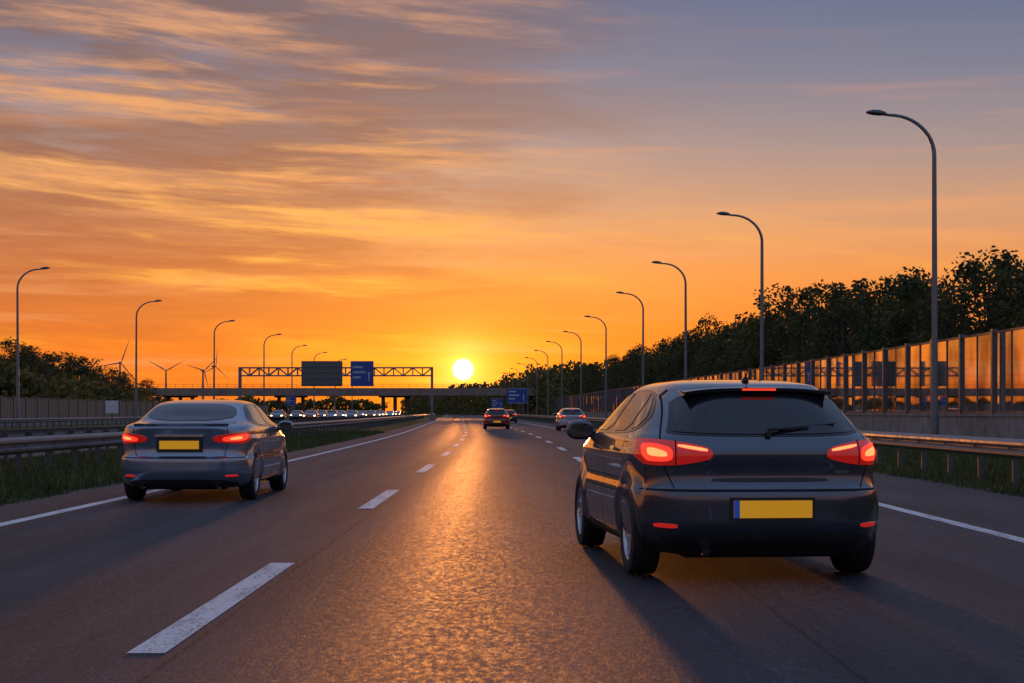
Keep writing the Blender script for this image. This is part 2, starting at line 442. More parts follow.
def tree(x,y,h,wide=1.0):
    o=bpy.data.objects.new('deciduous_tree',random.choice(tv)); COL.objects.link(o)
    s=h/10; o.location=(x,y,0); o.rotation_euler=(random.uniform(-.03,.03),random.uniform(-.03,.03),random.random()*6.28)
    o.scale=(s*random.uniform(.9,1.2)*wide,s*random.uniform(.9,1.2)*wide,s)
Y=62.0
while Y<330:
    base=10.2+0.8*math.sin(Y*0.11)+0.5*math.sin(Y*0.37)
    if Y<100: base*=0.82+0.18*max(0,(Y-70)/30)
    tree(cx(Y)+random.uniform(20.5,23.5),Y,base*random.uniform(.78,1.0))
    tree(cx(Y)+random.uniform(25,29),Y+random.uniform(-1,3),base*random.uniform(.85,1.16))
    if random.random()<0.5: tree(cx(Y)+random.uniform(19,21),Y+2,base*random.uniform(.45,.65))
    Y+=3.6+Y*0.010
for k in range(46):
    Y=random.uniform(185,290); tree(-random.uniform(52,68)-(Y-200)*0.08,Y,random.uniform(6.5,9.6)*(1.0 if Y<240 else 0.85),1.35)
def far_trees(name,lines):
    rnd=random.Random(11); v=[];f=[]
    for (xa,ya,xb,yb,n,h0,h1,sz) in lines:
        for _ in range(n):
            t=rnd.random(); X=xa+(xb-xa)*t+rnd.uniform(-6,6); Yy=ya+(yb-ya)*t+rnd.uniform(-8,8)
            top=(h0+(h1-h0)*t)*(0.72+0.16*math.sin(X*0.13+Yy*.05)+0.12*math.sin(X*0.41+Yy*.17)+rnd.uniform(-.04,.10))
            z=top*(1-rnd.random()**1.4)
            s=sz*rnd.uniform(.5,1.3)
            n3=Vector((rnd.gauss(0,1),rnd.gauss(0,1),rnd.gauss(0,1))).normalized(); u=n3.orthogonal().normalized(); w=n3.cross(u)
            c=Vector((X,Yy,max(.3,z))); o=len(v)
            v+=[c-u*s*.5,c+w*s*.4,c+u*s*.5,c-w*s*.4]; f.append((o,o+1,o+2,o+3))
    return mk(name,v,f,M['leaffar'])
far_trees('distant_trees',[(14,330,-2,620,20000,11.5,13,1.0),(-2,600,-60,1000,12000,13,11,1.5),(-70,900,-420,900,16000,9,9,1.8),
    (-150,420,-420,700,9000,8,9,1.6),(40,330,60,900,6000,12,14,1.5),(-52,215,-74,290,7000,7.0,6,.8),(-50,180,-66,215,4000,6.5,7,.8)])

# ---------------------------------------------------------------- wind turbines
def turbine(px,Y,hub,r,ph,rz):
    e=empty('wind_turbine',((px-512)*Y/FPX,Y,0),rz)
    b=B(); b.tube([(0,0,0),(0,0,hub*0.5),(0,0,hub)],[2.6,2.0,1.4],0,12); b.obj('tower',M['turb'],e,True,40)
    b=B(); b.tube([(0,6,hub),(0,5,hub+.3),(0,-3,hub+.3),(0,-4.5,hub)],[1.0,1.9,1.9,1.2],0,10); b.obj('nacelle',M['turb'],e,True,40)
    b=B()
    for k in range(3):
        R=Matrix.Translation((0,-5.5,hub))@Matrix.Rotation(ph+k*2*math.pi/3,4,'Y')
        v=[];f=[];st=[(0,.9,.9),(.08,1.3,.7),(.2,2.2,.5),(.5,1.5,.3),(.8,.9,.18),(1,.3,.08)]
        for (t,c,th) in st:
            for (a,bb_) in [(-c*.4,0),(0,th),(c*.6,0),(0,-th)]: v.append(R@Vector((a,bb_,t*r)))
        for i in range(len(st)-1):
            for j in range(4): f.append((i*4+j,i*4+(j+1)%4,(i+1)*4+(j+1)%4,(i+1)*4+j))
        b.add(v,f)
    b.tube([(0,-4.5,hub),(0,-6,hub),(0,-7.2,hub)],[1.5,1.4,.4],0,10)
    b.obj('rotor',M['turb'],e)
turbine(120,2800,82,42,0.35,0.5); turbine(166,3000,74,36,1.05,0.2); turbine(203,3000,74,34,0.8,0.6); turbine(214,3400,92,40,0.1,0.9)

# ---------------------------------------------------------------- gantry and signs
def gantry(xl,xr,Y):
    e=empty('sign_gantry',(0,Y,0)); b=B()
    for x in (xl,xr):
        for dy in (-.45,.45): b.box(x-.16,x+.16,dy-.12,dy+.12,0,7.7)
        for k in range(6): b.bar((x,-.4,0.6+k*1.1),(x,.4,1.7+k*1.1),0.05)
        b.box(x-.5,x+.5,-.8,.8,0,.35)
    for z in (6.45,7.6):
        for dy in (-.45,.45): b.box(xl,xr,dy-.09,dy+.09,z-.1,z+.1)
    n=20; dx=(xr-xl)/n
    for k in range(n):
        xa=xl+k*dx; xb=xa+dx
        for dy in (-.45,.45):
            b.bar((xa,dy,6.45 if k%2 else 7.6),(xb,dy,7.6 if k%2 else 6.45),0.075)
            b.bar((xb,dy,6.45),(xb,dy,7.6),0.06)
        b.bar((xa,-.45,7.6),(xb,.45,7.6),0.05)
    b.obj('truss',M['pole'],e)
    X=lambda px:(px-512)*Y/FPX
    def panel(nm,p0,p1,z0,z1,m,txt):
        x0,x1=X(p0),X(p1); q=B(); q.box(x0,x1,-.78,-.70,z0,z1)
        for xx in (x0+.6,x1-.6): q.box(xx-.05,xx+.05,-.70,-.54,z0+.2,z1-.2)
        q.obj(nm,m,e)
        t=B()
        for (a,c,d,h) in txt: t.box(x0+(x1-x0)*a,x0+(x1-x0)*c,-.80,-.782,z0+(z1-z0)*d,z0+(z1-z0)*(d+h))
        if txt: t.obj(nm+'_lettering',M['white'],e)
    panel('sign_grey',302,343,4.9,8.55,M['signback'],[])
    q=B()
    for k in range(4): q.box(X(302)+.1,X(343)-.1,-.86,-.79,5.3+k*.85,5.4+k*.85)
    q.obj('sign_ribs',M['pole'],e)
    TL=[]
    for (z,a,c) in ((.72,.10,.50),(.52,.10,.62),(.32,.10,.44)):
        u=a
        while u<c: TL.append((u,u+.035,z,.075)); u+=.05
    panel('sign_blue',351,374,4.9,8.55,M['blue'],TL+[(.78,.82,.2,.3),(.74,.86,.5,.05)])
    return e
gantry((240-512)*246/FPX,(432-512)*246/FPX,246)
def roadsign(name,px,Y,w,z0,z1,m,txt,posts=2):
    x=(px-512)*Y/FPX; e=empty(name,(x,Y,0)); b=B()
    for xx in ([-w*.3,w*.3] if posts==2 else [0]): b.tube([(xx,.08,0),(xx,.08,z1-.1)],[.06,.06],0,8)
    b.obj('posts',M['pole'],e)
    q=B(); q.box(-w/2,w/2,-.03,.02,z0,z1); q.obj('panel',m,e)
    t=B()
    for (a,c,d,h) in txt: t.box(-w/2+w*a,-w/2+w*c,-.042,-.032,z0+(z1-z0)*d,z0+(z1-z0)*(d+h))
    t.obj('lettering',M['white'],e)
TX=[(.1,.45,.74,.08),(.1,.6,.5,.08),(.1,.4,.27,.08),(.8,.84,.2,.4),(.02,.98,.03,.02),(.02,.98,.95,.02)]
roadsign('motorway_sign',517,300,3.6,2.7,5.4,M['blue'],TX)
roadsign('motorway_sign',291,260,1.6,2.2,3.6,M['blue'],TX)
roadsign('warning_sign',112,150,1.1,1.1,2.2,M['white'],[(.2,.8,.4,.2)],1)
roadsign('motorway_sign',497,380,2.6,2.0,4.2,M['blue'],TX)

# ---------------------------------------------------------------- overpass
e=empty('overpass_bridge',(0,400,0)); b=B()
b.box(-130,40,-6,6,5.3,6.2); b.box(-130,40,-6.6,-6.001,5.0,6.75); b.box(-130,40,6.001,6.6,5.0,6.75)
for xc in (-108,-78,-52,-27.5,3.0):
    b.box(xc-3.8,xc+3.8,-1.2,1.2,4.6,5.29)
    for dx in (-2.8,0,2.8): b.tube([(xc+dx,0,0),(xc+dx,0,4.6)],[.45,.45],0,12)
b.add([(22,-8,0),(60,-8,0),(60,-8,5.2),(32,-8,5.2),(22,8,0),(60,8,0),(60,8,5.2),(32,8,5.2)],[(0,1,2,3),(4,7,6,5),(0,3,7,4),(3,2,6,7)])
b.obj('deck_and_piers',M['bridge'],e)
q=B()
for k in range(86): q.box(-130+k*2,-129.94+k*2,-6.35,-6.29,6.75,7.65)
for z in (7.15,7.6): q.box(-130,40,-6.40,-6.36,z,z+.06)
q.obj('railing',M['steelpost'],e)

# ---------------------------------------------------------------- CARS
def pchip(xs,ys):
    xs=np.array(xs,float); ys=np.array(ys,float); h=np.diff(xs); d=np.diff(ys)/h; n=len(xs); m=np.zeros(n)
    for i in range(1,n-1):
        if d[i-1]*d[i]>0:
            w1=2*h[i]+h[i-1]; w2=h[i]+2*h[i-1]; m[i]=(w1+w2)/(w1/d[i-1]+w2/d[i])
    m[0]=d[0]; m[-1]=d[-1]
    def f(x):
        x=min(max(x,xs[0]),xs[-1]); i=min(int(np.searchsorted(xs,x,side='right'))-1,n-2); i=max(i,0)
        t=(x-xs[i])/h[i]
        return float((2*t**3-3*t*t+1)*ys[i]+(t**3-2*t*t+t)*h[i]*m[i]+(-2*t**3+3*t*t)*ys[i+1]+(t**3-t*t)*h[i]*m[i+1])
    return f
def chaikin(p,it=2):
    for _ in range(it):
        q=[]
        for i in range(len(p)):
            a=p[i]; c=p[(i+1)%len(p)]
            q.append((a[0]*.8+c[0]*.2,a[1]*.8+c[1]*.2)); q.append((a[0]*.2+c[0]*.8,a[1]*.2+c[1]*.8))
        p=q
    return p
class Car:
    def __init__(s,S):
        s.S=S
        zm=S.get('zmap'); s.zm=(lambda v:float(np.interp(v,zm[0],zm[1]))) if zm else (lambda v:v)
        z=[s.zm(v) for v in S['z']]; S['z']=z; S['zsh']=s.zm(S['zsh']); S['line']=s.zm(S['line'])
        s.w=pchip(z,S['w']); s.yr=pchip(z,S['yr']); s.yf=pchip(z,S['yf']); s.yc=S['yc']
        s.p=S.get('p',4.2); s.q=S.get('q',7.5); s.pf=3.2; s.qf=5.5; s.cache={}
    def exps(s,z):
        t=min(1,max(0,(z-s.S['zsh'])/(s.S['z'][-1]-s.S['zsh'])))
        return s.p-(s.p-3.2)*t, s.q-(s.q-5.5)*t
    def flare(s,y,z):
        r=0
        for ya in s.S['axles']:
            d=math.hypot(y-ya,z-0.33); r+=0.026*math.exp(-((d-0.41)/0.07)**2)
        r+=0.016*math.exp(-((z-(s.S['line']))/0.028)**2)*(1 if 0.3<y<s.S['L']-.5 else 0.4)
        r-=0.020*math.exp(-((z-(s.S['line']-.16))/0.10)**2)
        return r
    def hx(s,y,z):
        w=s.w(z)
        if y<=s.yc:
            a=s.yc-s.yr(z); t=min(1,(s.yc-y)/a); p,q=s.exps(z)
        else:
            a=s.yf(z)-s.yc; t=min(1,(y-s.yc)/a); p,q=s.pf,s.qf
        k=max(0,1-t**q)**(1/p)
        return w*k+s.flare(y,z)*min(1,k*2)*(1 if w>.6 else 0)
    def side(s,y,z,sg=1): return Vector((sg*s.hx(y,z),y,z))
    def rear(s,x,z):
        w=s.w(z); p,q=s.exps(z); a=s.yc-s.yr(z)
        return Vector((x,s.yc-a*max(0,1-min(1,abs(x)/w)**p)**(1/q),z))
    def front(s,x,z):
        w=s.w(z); a=s.yf(z)-s.yc
        return Vector((x,s.yc+a*max(0,1-min(1,abs(x)/w)**s.pf)**(1/s.qf),z))
    def half(s,z):
        w=s.w(z); p,q=s.exps(z); ar=s.yc-s.yr(z); af=s.yf(z)-s.yc; P=[]
        K=.93
        for xi in np.linspace(0,K,22): P.append((w*xi,s.yc-ar*(1-xi**p)**(1/q)))
        dk=(1-K**p)**(1/q)
        for u in np.linspace(0,1,48)[1:]:
            d=dk*(1-u); y=s.yc-ar*d; P.append((s.hx(y,z),y))
        dk=(1-K**s.pf)**(1/s.qf)
        for u in np.linspace(0,1,46)[1:]:
            d=dk*u; y=s.yc+af*d; P.append((s.hx(y,z),y))
        for xi in np.linspace(K,0,16)[1:]: P.append((w*xi,s.yc+af*(1-xi**s.pf)**(1/s.qf)))
        return P
    def wrap(s,sv,z):
        k=round(z,4)
        if k not in s.cache:
            P=np.array(s.half(z)); L=np.concatenate([[0],np.cumsum(np.hypot(*np.diff(P,axis=0).T))]); s.cache[k]=(P,L)
        P,L=s.cache[k]; a=abs(sv)
        x=np.interp(a,L,P[:,0]); y=np.interp(a,L,P[:,1])
        return Vector((x*(1 if sv>=0 else -1),y,z))
    def fn(s,mode):
        return {'rear':s.rear,'front':s.front,'wrap':s.wrap,'sideR':lambda y,z:s.side(y,z,1),'sideL':lambda y,z:s.side(y,z,-1)}[mode]
    def P(s,mode,u,v,off):
        v=s.zm(v)
        F=s.fn(mode); h=.006; p=F(u,v)
        n=(F(u+h,v)-F(u-h,v)).cross(F(u,v+h)-F(u,v-h))
        if n.length<1e-12: n=Vector((0,-1,0))
        n.normalize(); c=p-Vector((0,s.yc,0.5)); c.z*=.3
        if mode in('rear',): c=Vector((0,-1,0.2))
        if mode=='front': c=Vector((0,1,.2))
        if n.dot(c)<0: n=-n
        return p+n*off, n
    def patch(s,name,mode,outline,mat,parent,off=.004,rnd=2,step=.04):
        o2=chaikin(outline,rnd) if rnd else outline
        bm=bmesh.new(); vs=[bm.verts.new((a,c,0)) for a,c in o2]; bm.faces.new(vs)
        us=[a for a,_ in o2]; vv=[c for _,c in o2]
        for k in np.arange(min(us)+step,max(us),step):
            bmesh.ops.bisect_plane(bm,geom=bm.verts[:]+bm.edges[:]+bm.faces[:],plane_co=(k,0,0),plane_no=(1,0,0))
        for k in np.arange(min(vv)+step,max(vv),step):
            bmesh.ops.bisect_plane(bm,geom=bm.verts[:]+bm.edges[:]+bm.faces[:],plane_co=(0,k,0),plane_no=(0,1,0))
        be=[e_ for e_ in bm.edges if e_.is_boundary]
        r=bmesh.ops.extrude_edge_only(bm,edges=be)
        newset=set(g_ for g_ in r['geom'] if isinstance(g_,bmesh.types.BMVert))
        pos={}
        for v_ in bm.verts:
            q,n=s.P(mode,v_.co.x,v_.co.y,-.006 if v_ in newset else off)
            pos[v_]=q
        for v_,q in pos.items(): v_.co=q
        bmesh.ops.recalc_face_normals(bm,faces=bm.faces)
        me=bpy.data.meshes.new(name); bm.to_mesh(me); bm.free(); me.materials.append(mat)
        me.polygons.foreach_set('use_smooth',[True]*len(me.polygons)); me.set_sharp_from_angle(angle=math.radians(40))
        o=bpy.data.objects.new(name,me); COL.objects.link(o); o.parent=parent; return o
    def strip(s,bb,mode,pts,w=.006,off=.0015,closed=False):
        if closed: pts=pts+[pts[0]]
        D=[]
        for i in range(len(pts)-1):
            a=np.array(pts[i]);c=np.array(pts[i+1]); n=max(1,int(np.hypot(*(c-a))/.03))
            for k in range(n): D.append(a+(c-a)*k/n)
        D.append(np.array(pts[-1])); v=[];f=[]
        for i,d in enumerate(D):
            t=D[min(i+1,len(D)-1)]-D[max(i-1,0)]; t=t/(np.hypot(*t)+1e-9); nn=np.array([-t[1],t[0]])*w/2
            v.append(s.P(mode,*(d+nn),off)[0]); v.append(s.P(mode,*(d-nn),off)[0])
        for i in range(len(D)-1): f.append((2*i,2*i+1,2*i+3,2*i+2))
        bb.add(v,f)

def wheel(parent,x,y,r,name,sg):
    b=B(); w=.105
    tyre=[(-w*.8,r*.66),(-w,r*.74),(-w*1.02,r*.86),(-w*.92,r*.96),(-w*.7,r*.995),(-w*.35,r),(-w*.33,r*.98),(-w*.27,r*.98),(-w*.25,r),(w*.25,r),(w*.27,r*.98),(w*.33,r*.98),(w*.35,r),(w*.7,r*.995),(w*.92,r*.96),(w*1.02,r*.86),(w,r*.74),(w*.8,r*.66)]
    b.lathe_x(tyre,x,y,r,0,48)
    rim=[(sg*w*.80,r*.70),(sg*w*.88,r*.67),(sg*w*.80,r*.64),(sg*w*.2,r*.60),(-sg*w*.8,r*.62)]
    b.lathe_x(rim,x,y,r,1,40)
    b.lathe_x([(sg*w*.15,0.001),(sg*w*.15,r*.6)],x,y,r,2,32)
    b.lathe_x([(sg*w*.3,r*.40),(sg*w*.22,r*.42),(sg*w*.22,.03)],x,y,r,3,32)
    b.lathe_x([(sg*w*.70,0.001),(sg*w*.70,r*.09),(sg*w*.60,r*.15),(sg*w*.3,r*.16)],x,y,r,1,24)
    for k in range(5):
        for da in (-.13,.13):
            a=2*math.pi*k/5+da; ca,sa=math.cos(a),math.sin(a); a2=a+da*.9
            c2,s2=math.cos(a2),math.sin(a2); v=[]
            for (rr,cc,ss,hw,xx,th) in ((r*.10,ca,sa,.018,.64,.16),(r*.65,c2,s2,.015,.78,.2)):
                for (tx,tw) in ((xx,-1),(xx,1),(xx-th*2,1.3),(xx-th*2,-1.3)):
                    v.append((x+sg*w*tx,y+rr*cc-tw*hw*ss,r+rr*ss+tw*hw*cc))
            b.add(v,[(0,1,5,4),(1,2,6,5),(2,3,7,6),(3,0,4,7),(0,3,2,1),(4,5,6,7)],1)
    return b.obj(name,[M['rubber'],M['rim'],M['under'],M['steelpost']],parent,True,35)

def body_mesh(car,pm,parent):
    S=car.S; zt=S['z'][-1]; z0=S['z'][0]
    zs=list(np.linspace(z0,z0+.1,5))+list(np.arange(z0+.12,S['zsh']-.06,.018))+list(np.linspace(S['zsh']-.05,S['zsh']+.1,18))+list(np.arange(S['zsh']+.12,zt-.10,.02))+list(zt-.10*(1-np.linspace(0,1,26))**1.6)
    zs=sorted(set(round(float(z),5) for z in zs)); v=[];f=[];n=None
    for z in zs:
        h=car.half(z); ring=h+[(-x,y) for x,y in h[-2:0:-1]]; n=len(ring)
        v+=[(x,y,z) for x,y in ring]
    for i in range(len(zs)-1):
        for j in range(n): f.append((i*n+j,i*n+(j+1)%n,(i+1)*n+(j+1)%n,(i+1)*n+j))
    f.append(tuple(range(n-1,-1,-1))); f.append(tuple((len(zs)-1)*n+j for j in range(n)))
    o=mk('body',v,f,[pm,M['under']],parent,True)
    b=B(); R=.360
    for ya in S['axles']:
        for sg in (-1,1):
            xs=(.56,1.2) if sg>0 else (-1.2,-.56); m=48; vv=[]
            for xx in xs:
                for j in range(m):
                    t=2*math.pi*j/m; vv.append((xx,ya+R*math.cos(t),.325+R*math.sin(t)*1.02))
            ff=[(j,(j+1)%m,m+(j+1)%m,m+j) for j in range(m)]+[tuple(range(m-1,-1,-1)),tuple(m+j for j in range(m))]
            b.add(vv,ff,0)
    c=b.obj('cut',[M['under']])
    for ob in (c,o):
        bm=bmesh.new(); bm.from_mesh(ob.data); bmesh.ops.recalc_face_normals(bm,faces=bm.faces); bm.to_mesh(ob.data); bm.free()
    md=o.modifiers.new('b','BOOLEAN'); md.object=c; md.operation='DIFFERENCE'; md.solver='EXACT'
    try: md.material_mode='TRANSFER'
    except: pass
    dg=bpy.context.evaluated_depsgraph_get(); dg.update()
    me=bpy.data.meshes.new_from_object(o.evaluated_get(dg)); o.modifiers.clear(); o.data=me
    me.polygons.foreach_set('use_smooth',[True]*len(me.polygons)); me.set_sharp_from_angle(angle=math.radians(32))
    bpy.data.objects.remove(c)
    return o

def mirror_parts(car,e):
    for sg in (-1,1):
        y0=car.S['mir'][0]; z0=car.zm(car.S['mir'][1]); x0=car.hx(y0,z0)
        bm=bmesh.new(); bmesh.ops.create_uvsphere(bm,u_segments=20,v_segments=12,radius=1)
        for v in bm.verts:
            x,y,z=v.co
            sx=math.copysign(abs(x)**.75,x);sz=math.copysign(abs(z)**.75,z)
            yy=y if y>0 else math.copysign(abs(y)**.3,y)*.35
            v.co=(sg*(x0+.12+sx*.115),y0+yy*.10,z0+.03+sz*.082)
        me=bpy.data.meshes.new('mirror'); bm.to_mesh(me); bm.free(); me.materials.append(car.pm)
        me.polygons.foreach_set('use_smooth',[True]*len(me.polygons))
        o=bpy.data.objects.new('mirror',me); COL.objects.link(o); o.parent=e
        b=B(); b.box(min(sg*(x0-.03),sg*(x0+.10)),max(sg*(x0-.03),sg*(x0+.10)),y0-.025,y0+.05,z0-.04,z0+.02)
        v=[]
        for k in range(16):
            a=2*math.pi*k/16; ca=math.copysign(abs(math.cos(a))**.7,math.cos(a)); sa=math.copysign(abs(math.sin(a))**.7,math.sin(a))
            v.append((sg*(x0+.12+ca*.090),y0-.039,z0+.03+sa*.060))
        b.add(v,[tuple(range(16))],1); b.obj('mirror_glass',[M['blackp'],M['cglass']],e)

def build_hatch(pm,loc,rz,name='hatchback_car',front_on=False):
    S=dict(L=4.27,yc=2.0,zsh=.97,line=.84,axles=(.80,3.42),mir=(2.86,.955),zmap=([.17,.60,.97,1.46],[.190,.645,1.02,1.445]),
      z=[.17,.22,.28,.40,.52,.585,.615,.70,.85,.93,.97,1.01,1.10,1.22,1.33,1.385,1.42,1.443,1.455,1.46],
      w=[.77,.835,.875,.895,.90,.90,.893,.896,.888,.868,.842,.812,.762,.69,.615,.565,.495,.38,.23,.02],
      yr=[.14,.08,.03,.0,.0,.004,.05,.07,.06,.09,.12,.155,.235,.345,.45,.52,.80,1.15,1.55,1.9],
      yf=[4.1,4.15,4.2,4.25,4.27,4.26,4.25,4.16,3.92,3.62,3.40,3.22,3.02,2.77,2.52,2.38,2.24,2.14,2.08,2.04])
    c=Car(S); c.pm=pm; e=empty(name,loc,rz); zm=c.zm
    body_mesh(c,pm,e)
    c.patch('rear_window_surround','rear',[(-.70,.985),(-.67,1.04),(-.58,1.335),(.58,1.335),(.67,1.04),(.70,.985),(.3,.965),(-.3,.965)],M['gloss'],e,.003)
    c.patch('rear_window','rear',[(-.665,1.0),(-.635,1.05),(-.555,1.32),(.555,1.32),(.635,1.05),(.665,1.0),(.3,.982),(-.3,.982)],M['cglass'],e,.007)
    for sd in ('sideL','sideR'):
        c.patch('window_trim',sd,[(.66,1.135),(1.05,1.325),(1.5,1.362),(2.05,1.362),(2.45,1.29),(3.06,1.0),(3.0,.975),(2.0,.967),(1.1,.985),(.80,1.02)],M['gloss'],e,.003)
        c.patch('front_window',sd,[(2.03,.992),(2.03,1.335),(2.15,1.335),(2.42,1.272),(2.93,1.02),(2.93,.992)],M['cglass'],e,.007,1)
        c.patch('rear_window_side',sd,[(1.18,1.0),(1.20,1.318),(1.55,1.338),(1.95,1.338),(1.95,.992)],M['cglass'],e,.007,1)
        c.patch('quarter_window',sd,[(.78,1.13),(1.08,1.295),(1.12,1.295),(1.10,1.01),(.88,1.04)],M['cglass'],e,.007,1)
        c.patch('door_handle',sd,[(2.12,.842),(2.32,.848),(2.32,.872),(2.12,.866)],pm,e,.028,1)
        c.patch('door_handle',sd,[(1.22,.846),(1.42,.852),(1.42,.876),(1.22,.870)],pm,e,.028,1)
        c.patch('sill_trim',sd,[(1.2,.175),(1.2,.235),(3.0,.235),(3.0,.175)],M['blackp'],e,.006,0)
    c.patch('windshield','front',[(-.70,1.03),(-.60,1.36),(.60,1.36),(.70,1.03)],M['cglass'],e,.005)
    c.patch('diffuser','wrap',[(-.98,.175),(-.93,.24),(-.66,.325),(.66,.325),(.93,.24),(.98,.175)],M['blackp'],e,.006,1)
    c.patch('lower_grille','rear',[(-.44,.20),(-.38,.275),(.38,.275),(.44,.20)],M['seam'],e,.010,1)
    for sg in (-1,1):
        q=lambda L:[(sg*a,z) for a,z in L]
        c.patch('tail_light','wrap',q([(.40,.815),(.41,.885),(.60,.925),(.84,.945),(1.13,.945),(1.21,.93),(1.12,.83),(.98,.775),(.80,.765),(.60,.775)]),M['lens'],e,.012,2,.03)
        c.patch('tail_light_lit','wrap',q([(.68,.795),(.68,.885),(.82,.915),(1.02,.915),(.98,.83),(.90,.795)]),M['lit'],e,.016,2,.03)
        c.patch('tail_light_core','wrap',q([(.72,.825),(.72,.86),(.84,.885),(.92,.885),(.90,.835)]),M['litc'],e,.019,2,.03)
        c.patch('tail_light_strip','wrap',q([(.44,.862),(.44,.880),(.64,.910),(.64,.892)]),M['litc'],e,.016,1,.03)
        c.patch('tail_light_divider','wrap',q([(.653,.775),(.653,.935),(.662,.935),(.662,.775)]),M['seam'],e,.0145,0,.03)
        c.patch('reflector','wrap',q([(.66,.352),(.66,.378),(.86,.384),(.86,.357)]),M['reflect'],e,.012,1,.03)
        c.patch('headlight','front',q([(.50,.68),(.52,.73),(.72,.76),(.76,.70),(.6,.67)]),M['head'] if front_on else M['chrome'],e,.008)
    c.patch('front_grille','front',[(-.5,.30),(-.5,.50),(.5,.50),(.5,.30)],M['blackp'],e,.006,1)
    b=B()
    c.strip(b,'wrap',[(-.96,.60),(-.40,.60),(.40,.60),(.96,.60)],.012)
    c.strip(b,'rear',[(-.66,.61),(-.72,.75),(-.735,.96),(-.62,1.30),(-.57,1.352)],.008)
    c.strip(b,'rear',[(.66,.61),(.72,.75),(.735,.96),(.62,1.30),(.57,1.352)],.008)
    for sd in ('sideL','sideR'):
        c.strip(b,sd,[(2.0,.24),(2.0,.97)],.008); c.strip(b,sd,[(3.04,.24),(3.06,.7),(3.02,.98)],.008)
        c.strip(b,sd,[(1.18,.42),(1.12,.60),(1.0,.8),(1.06,.99)],.008); c.strip(b,sd,[(1.18,.24),(3.04,.24)],.008)
        c.strip(b,sd,[(.12,.60),(.44,.60)],.008)
        c.strip(b,sd,[(.86,.78),(1.02,.78),(1.02,.92),(.86,.92)],.005,closed=True)
    b.obj('panel_gaps',M['seam'],e)
    v=[];f=[];n=25
    for k in range(n):
        x=-.53+1.06*k/(n-1); t=abs(x)/.53; base=c.rear(x,zm(1.365)).y
        yb=min(.39+.03*t*t,base-.02) if t>.95 else .39+.04*t*t; zz=-.011
        v+=[(x,base+.22,1.402+zz-.03*t**3),(x,yb,1.372+zz-.03*t**3),(x,yb+.01,1.350+zz-.03*t**3),(x,base+.02,1.330+zz-.03*t**3)]
    for k in range(n-1):
        for j in range(3): f.append((k*4+j,k*4+j+1,(k+1)*4+j+1,(k+1)*4+j))
    f.append((0,1,2,3)); f.append(((n-1)*4+3,(n-1)*4+2,(n-1)*4+1,(n-1)*4))
    mk('roof_spoiler',v,f,pm,e,True,sharp=35)
    b=B(); b.box(-.12,.12,.380,.400,1.341,1.355); b.obj('high_brake_light',M['lit'],e)
    def plate(z0,z1,y):
        b=B(); b.box(-.295,.295,y-.008,y+.03,z0-.02,z1+.02); b.obj('plate_holder',M['blackp'],e)
        b=B(); b.box(-.275,.275,y-.014,y-.0085,z0,z1); b.obj('number_plate',M['plate'],e)
        b=B(); b.box(-.275,-.235,y-.0165,y-.0145,z0,z1); b.obj('plate_band',M['pblue'],e)
    plate(.457,.577,-.012)
    b=B(); p0=c.P('rear',.0,.995,.03)[0]; p1=c.P('rear',.30,1.03,.02)[0]; b.tube([p0,p1],[.013,.008],0,6)
    pa=c.P('rear',.08,1.012,.016)[0]; pb=c.P('rear',.50,1.055,.016)[0]; b.tube([pa,pb],[.007,.006],0,6)
    p=c.P('rear',0,.985,.0)[0]; b.tube([p,p+Vector((0,-.04,.0))],[.025,.02],0,10); b.obj('wiper',M['blackp'],e)
    c.patch('hatch_crease','rear',[(-.42,.655),(-.40,.685),(.40,.685),(.42,.655)],M['gloss'],e,.004,1)
    c.patch('model_badge','rear',[(.46,.715),(.46,.73),(.57,.73),(.57,.715)],M['chrome'],e,.004,0)
    b=B(); b.tube([(0,.86,1.385),(0,.80,1.435)],[.035,.02],0,10); b.tube([(0,.82,1.415),(0,.70,1.565)],[.006,.004],0,6); b.obj('antenna',M['blackp'],e)
    b=B(); b.tube([(-.46,.30,.235),(-.46,.03,.23)],[.034,.034],0,16,False); b.tube([(-.46,.05,.23),(-.46,.015,.23)],[.040,.040],0,16,False); b.tube([(-.46,.1,.23),(-.46,.03,.23)],[.034,.034],1,12); b.obj('exhaust',[M['chrome'],M['under']],e,True,40)
    for (x,y,nm) in ((-.790,.80,'wheel_rl'),(.790,.80,'wheel_rr'),(-.790,3.42,'wheel_fl'),(.790,3.42,'wheel_fr')): wheel(e,x,y,.325,nm,1 if x>0 else -1)
    b=B(); b.box(-.55,.55,.3,4.0,.16,.30); b.obj('underbody',M['under'],e)
    mirror_parts(c,e)
    return e

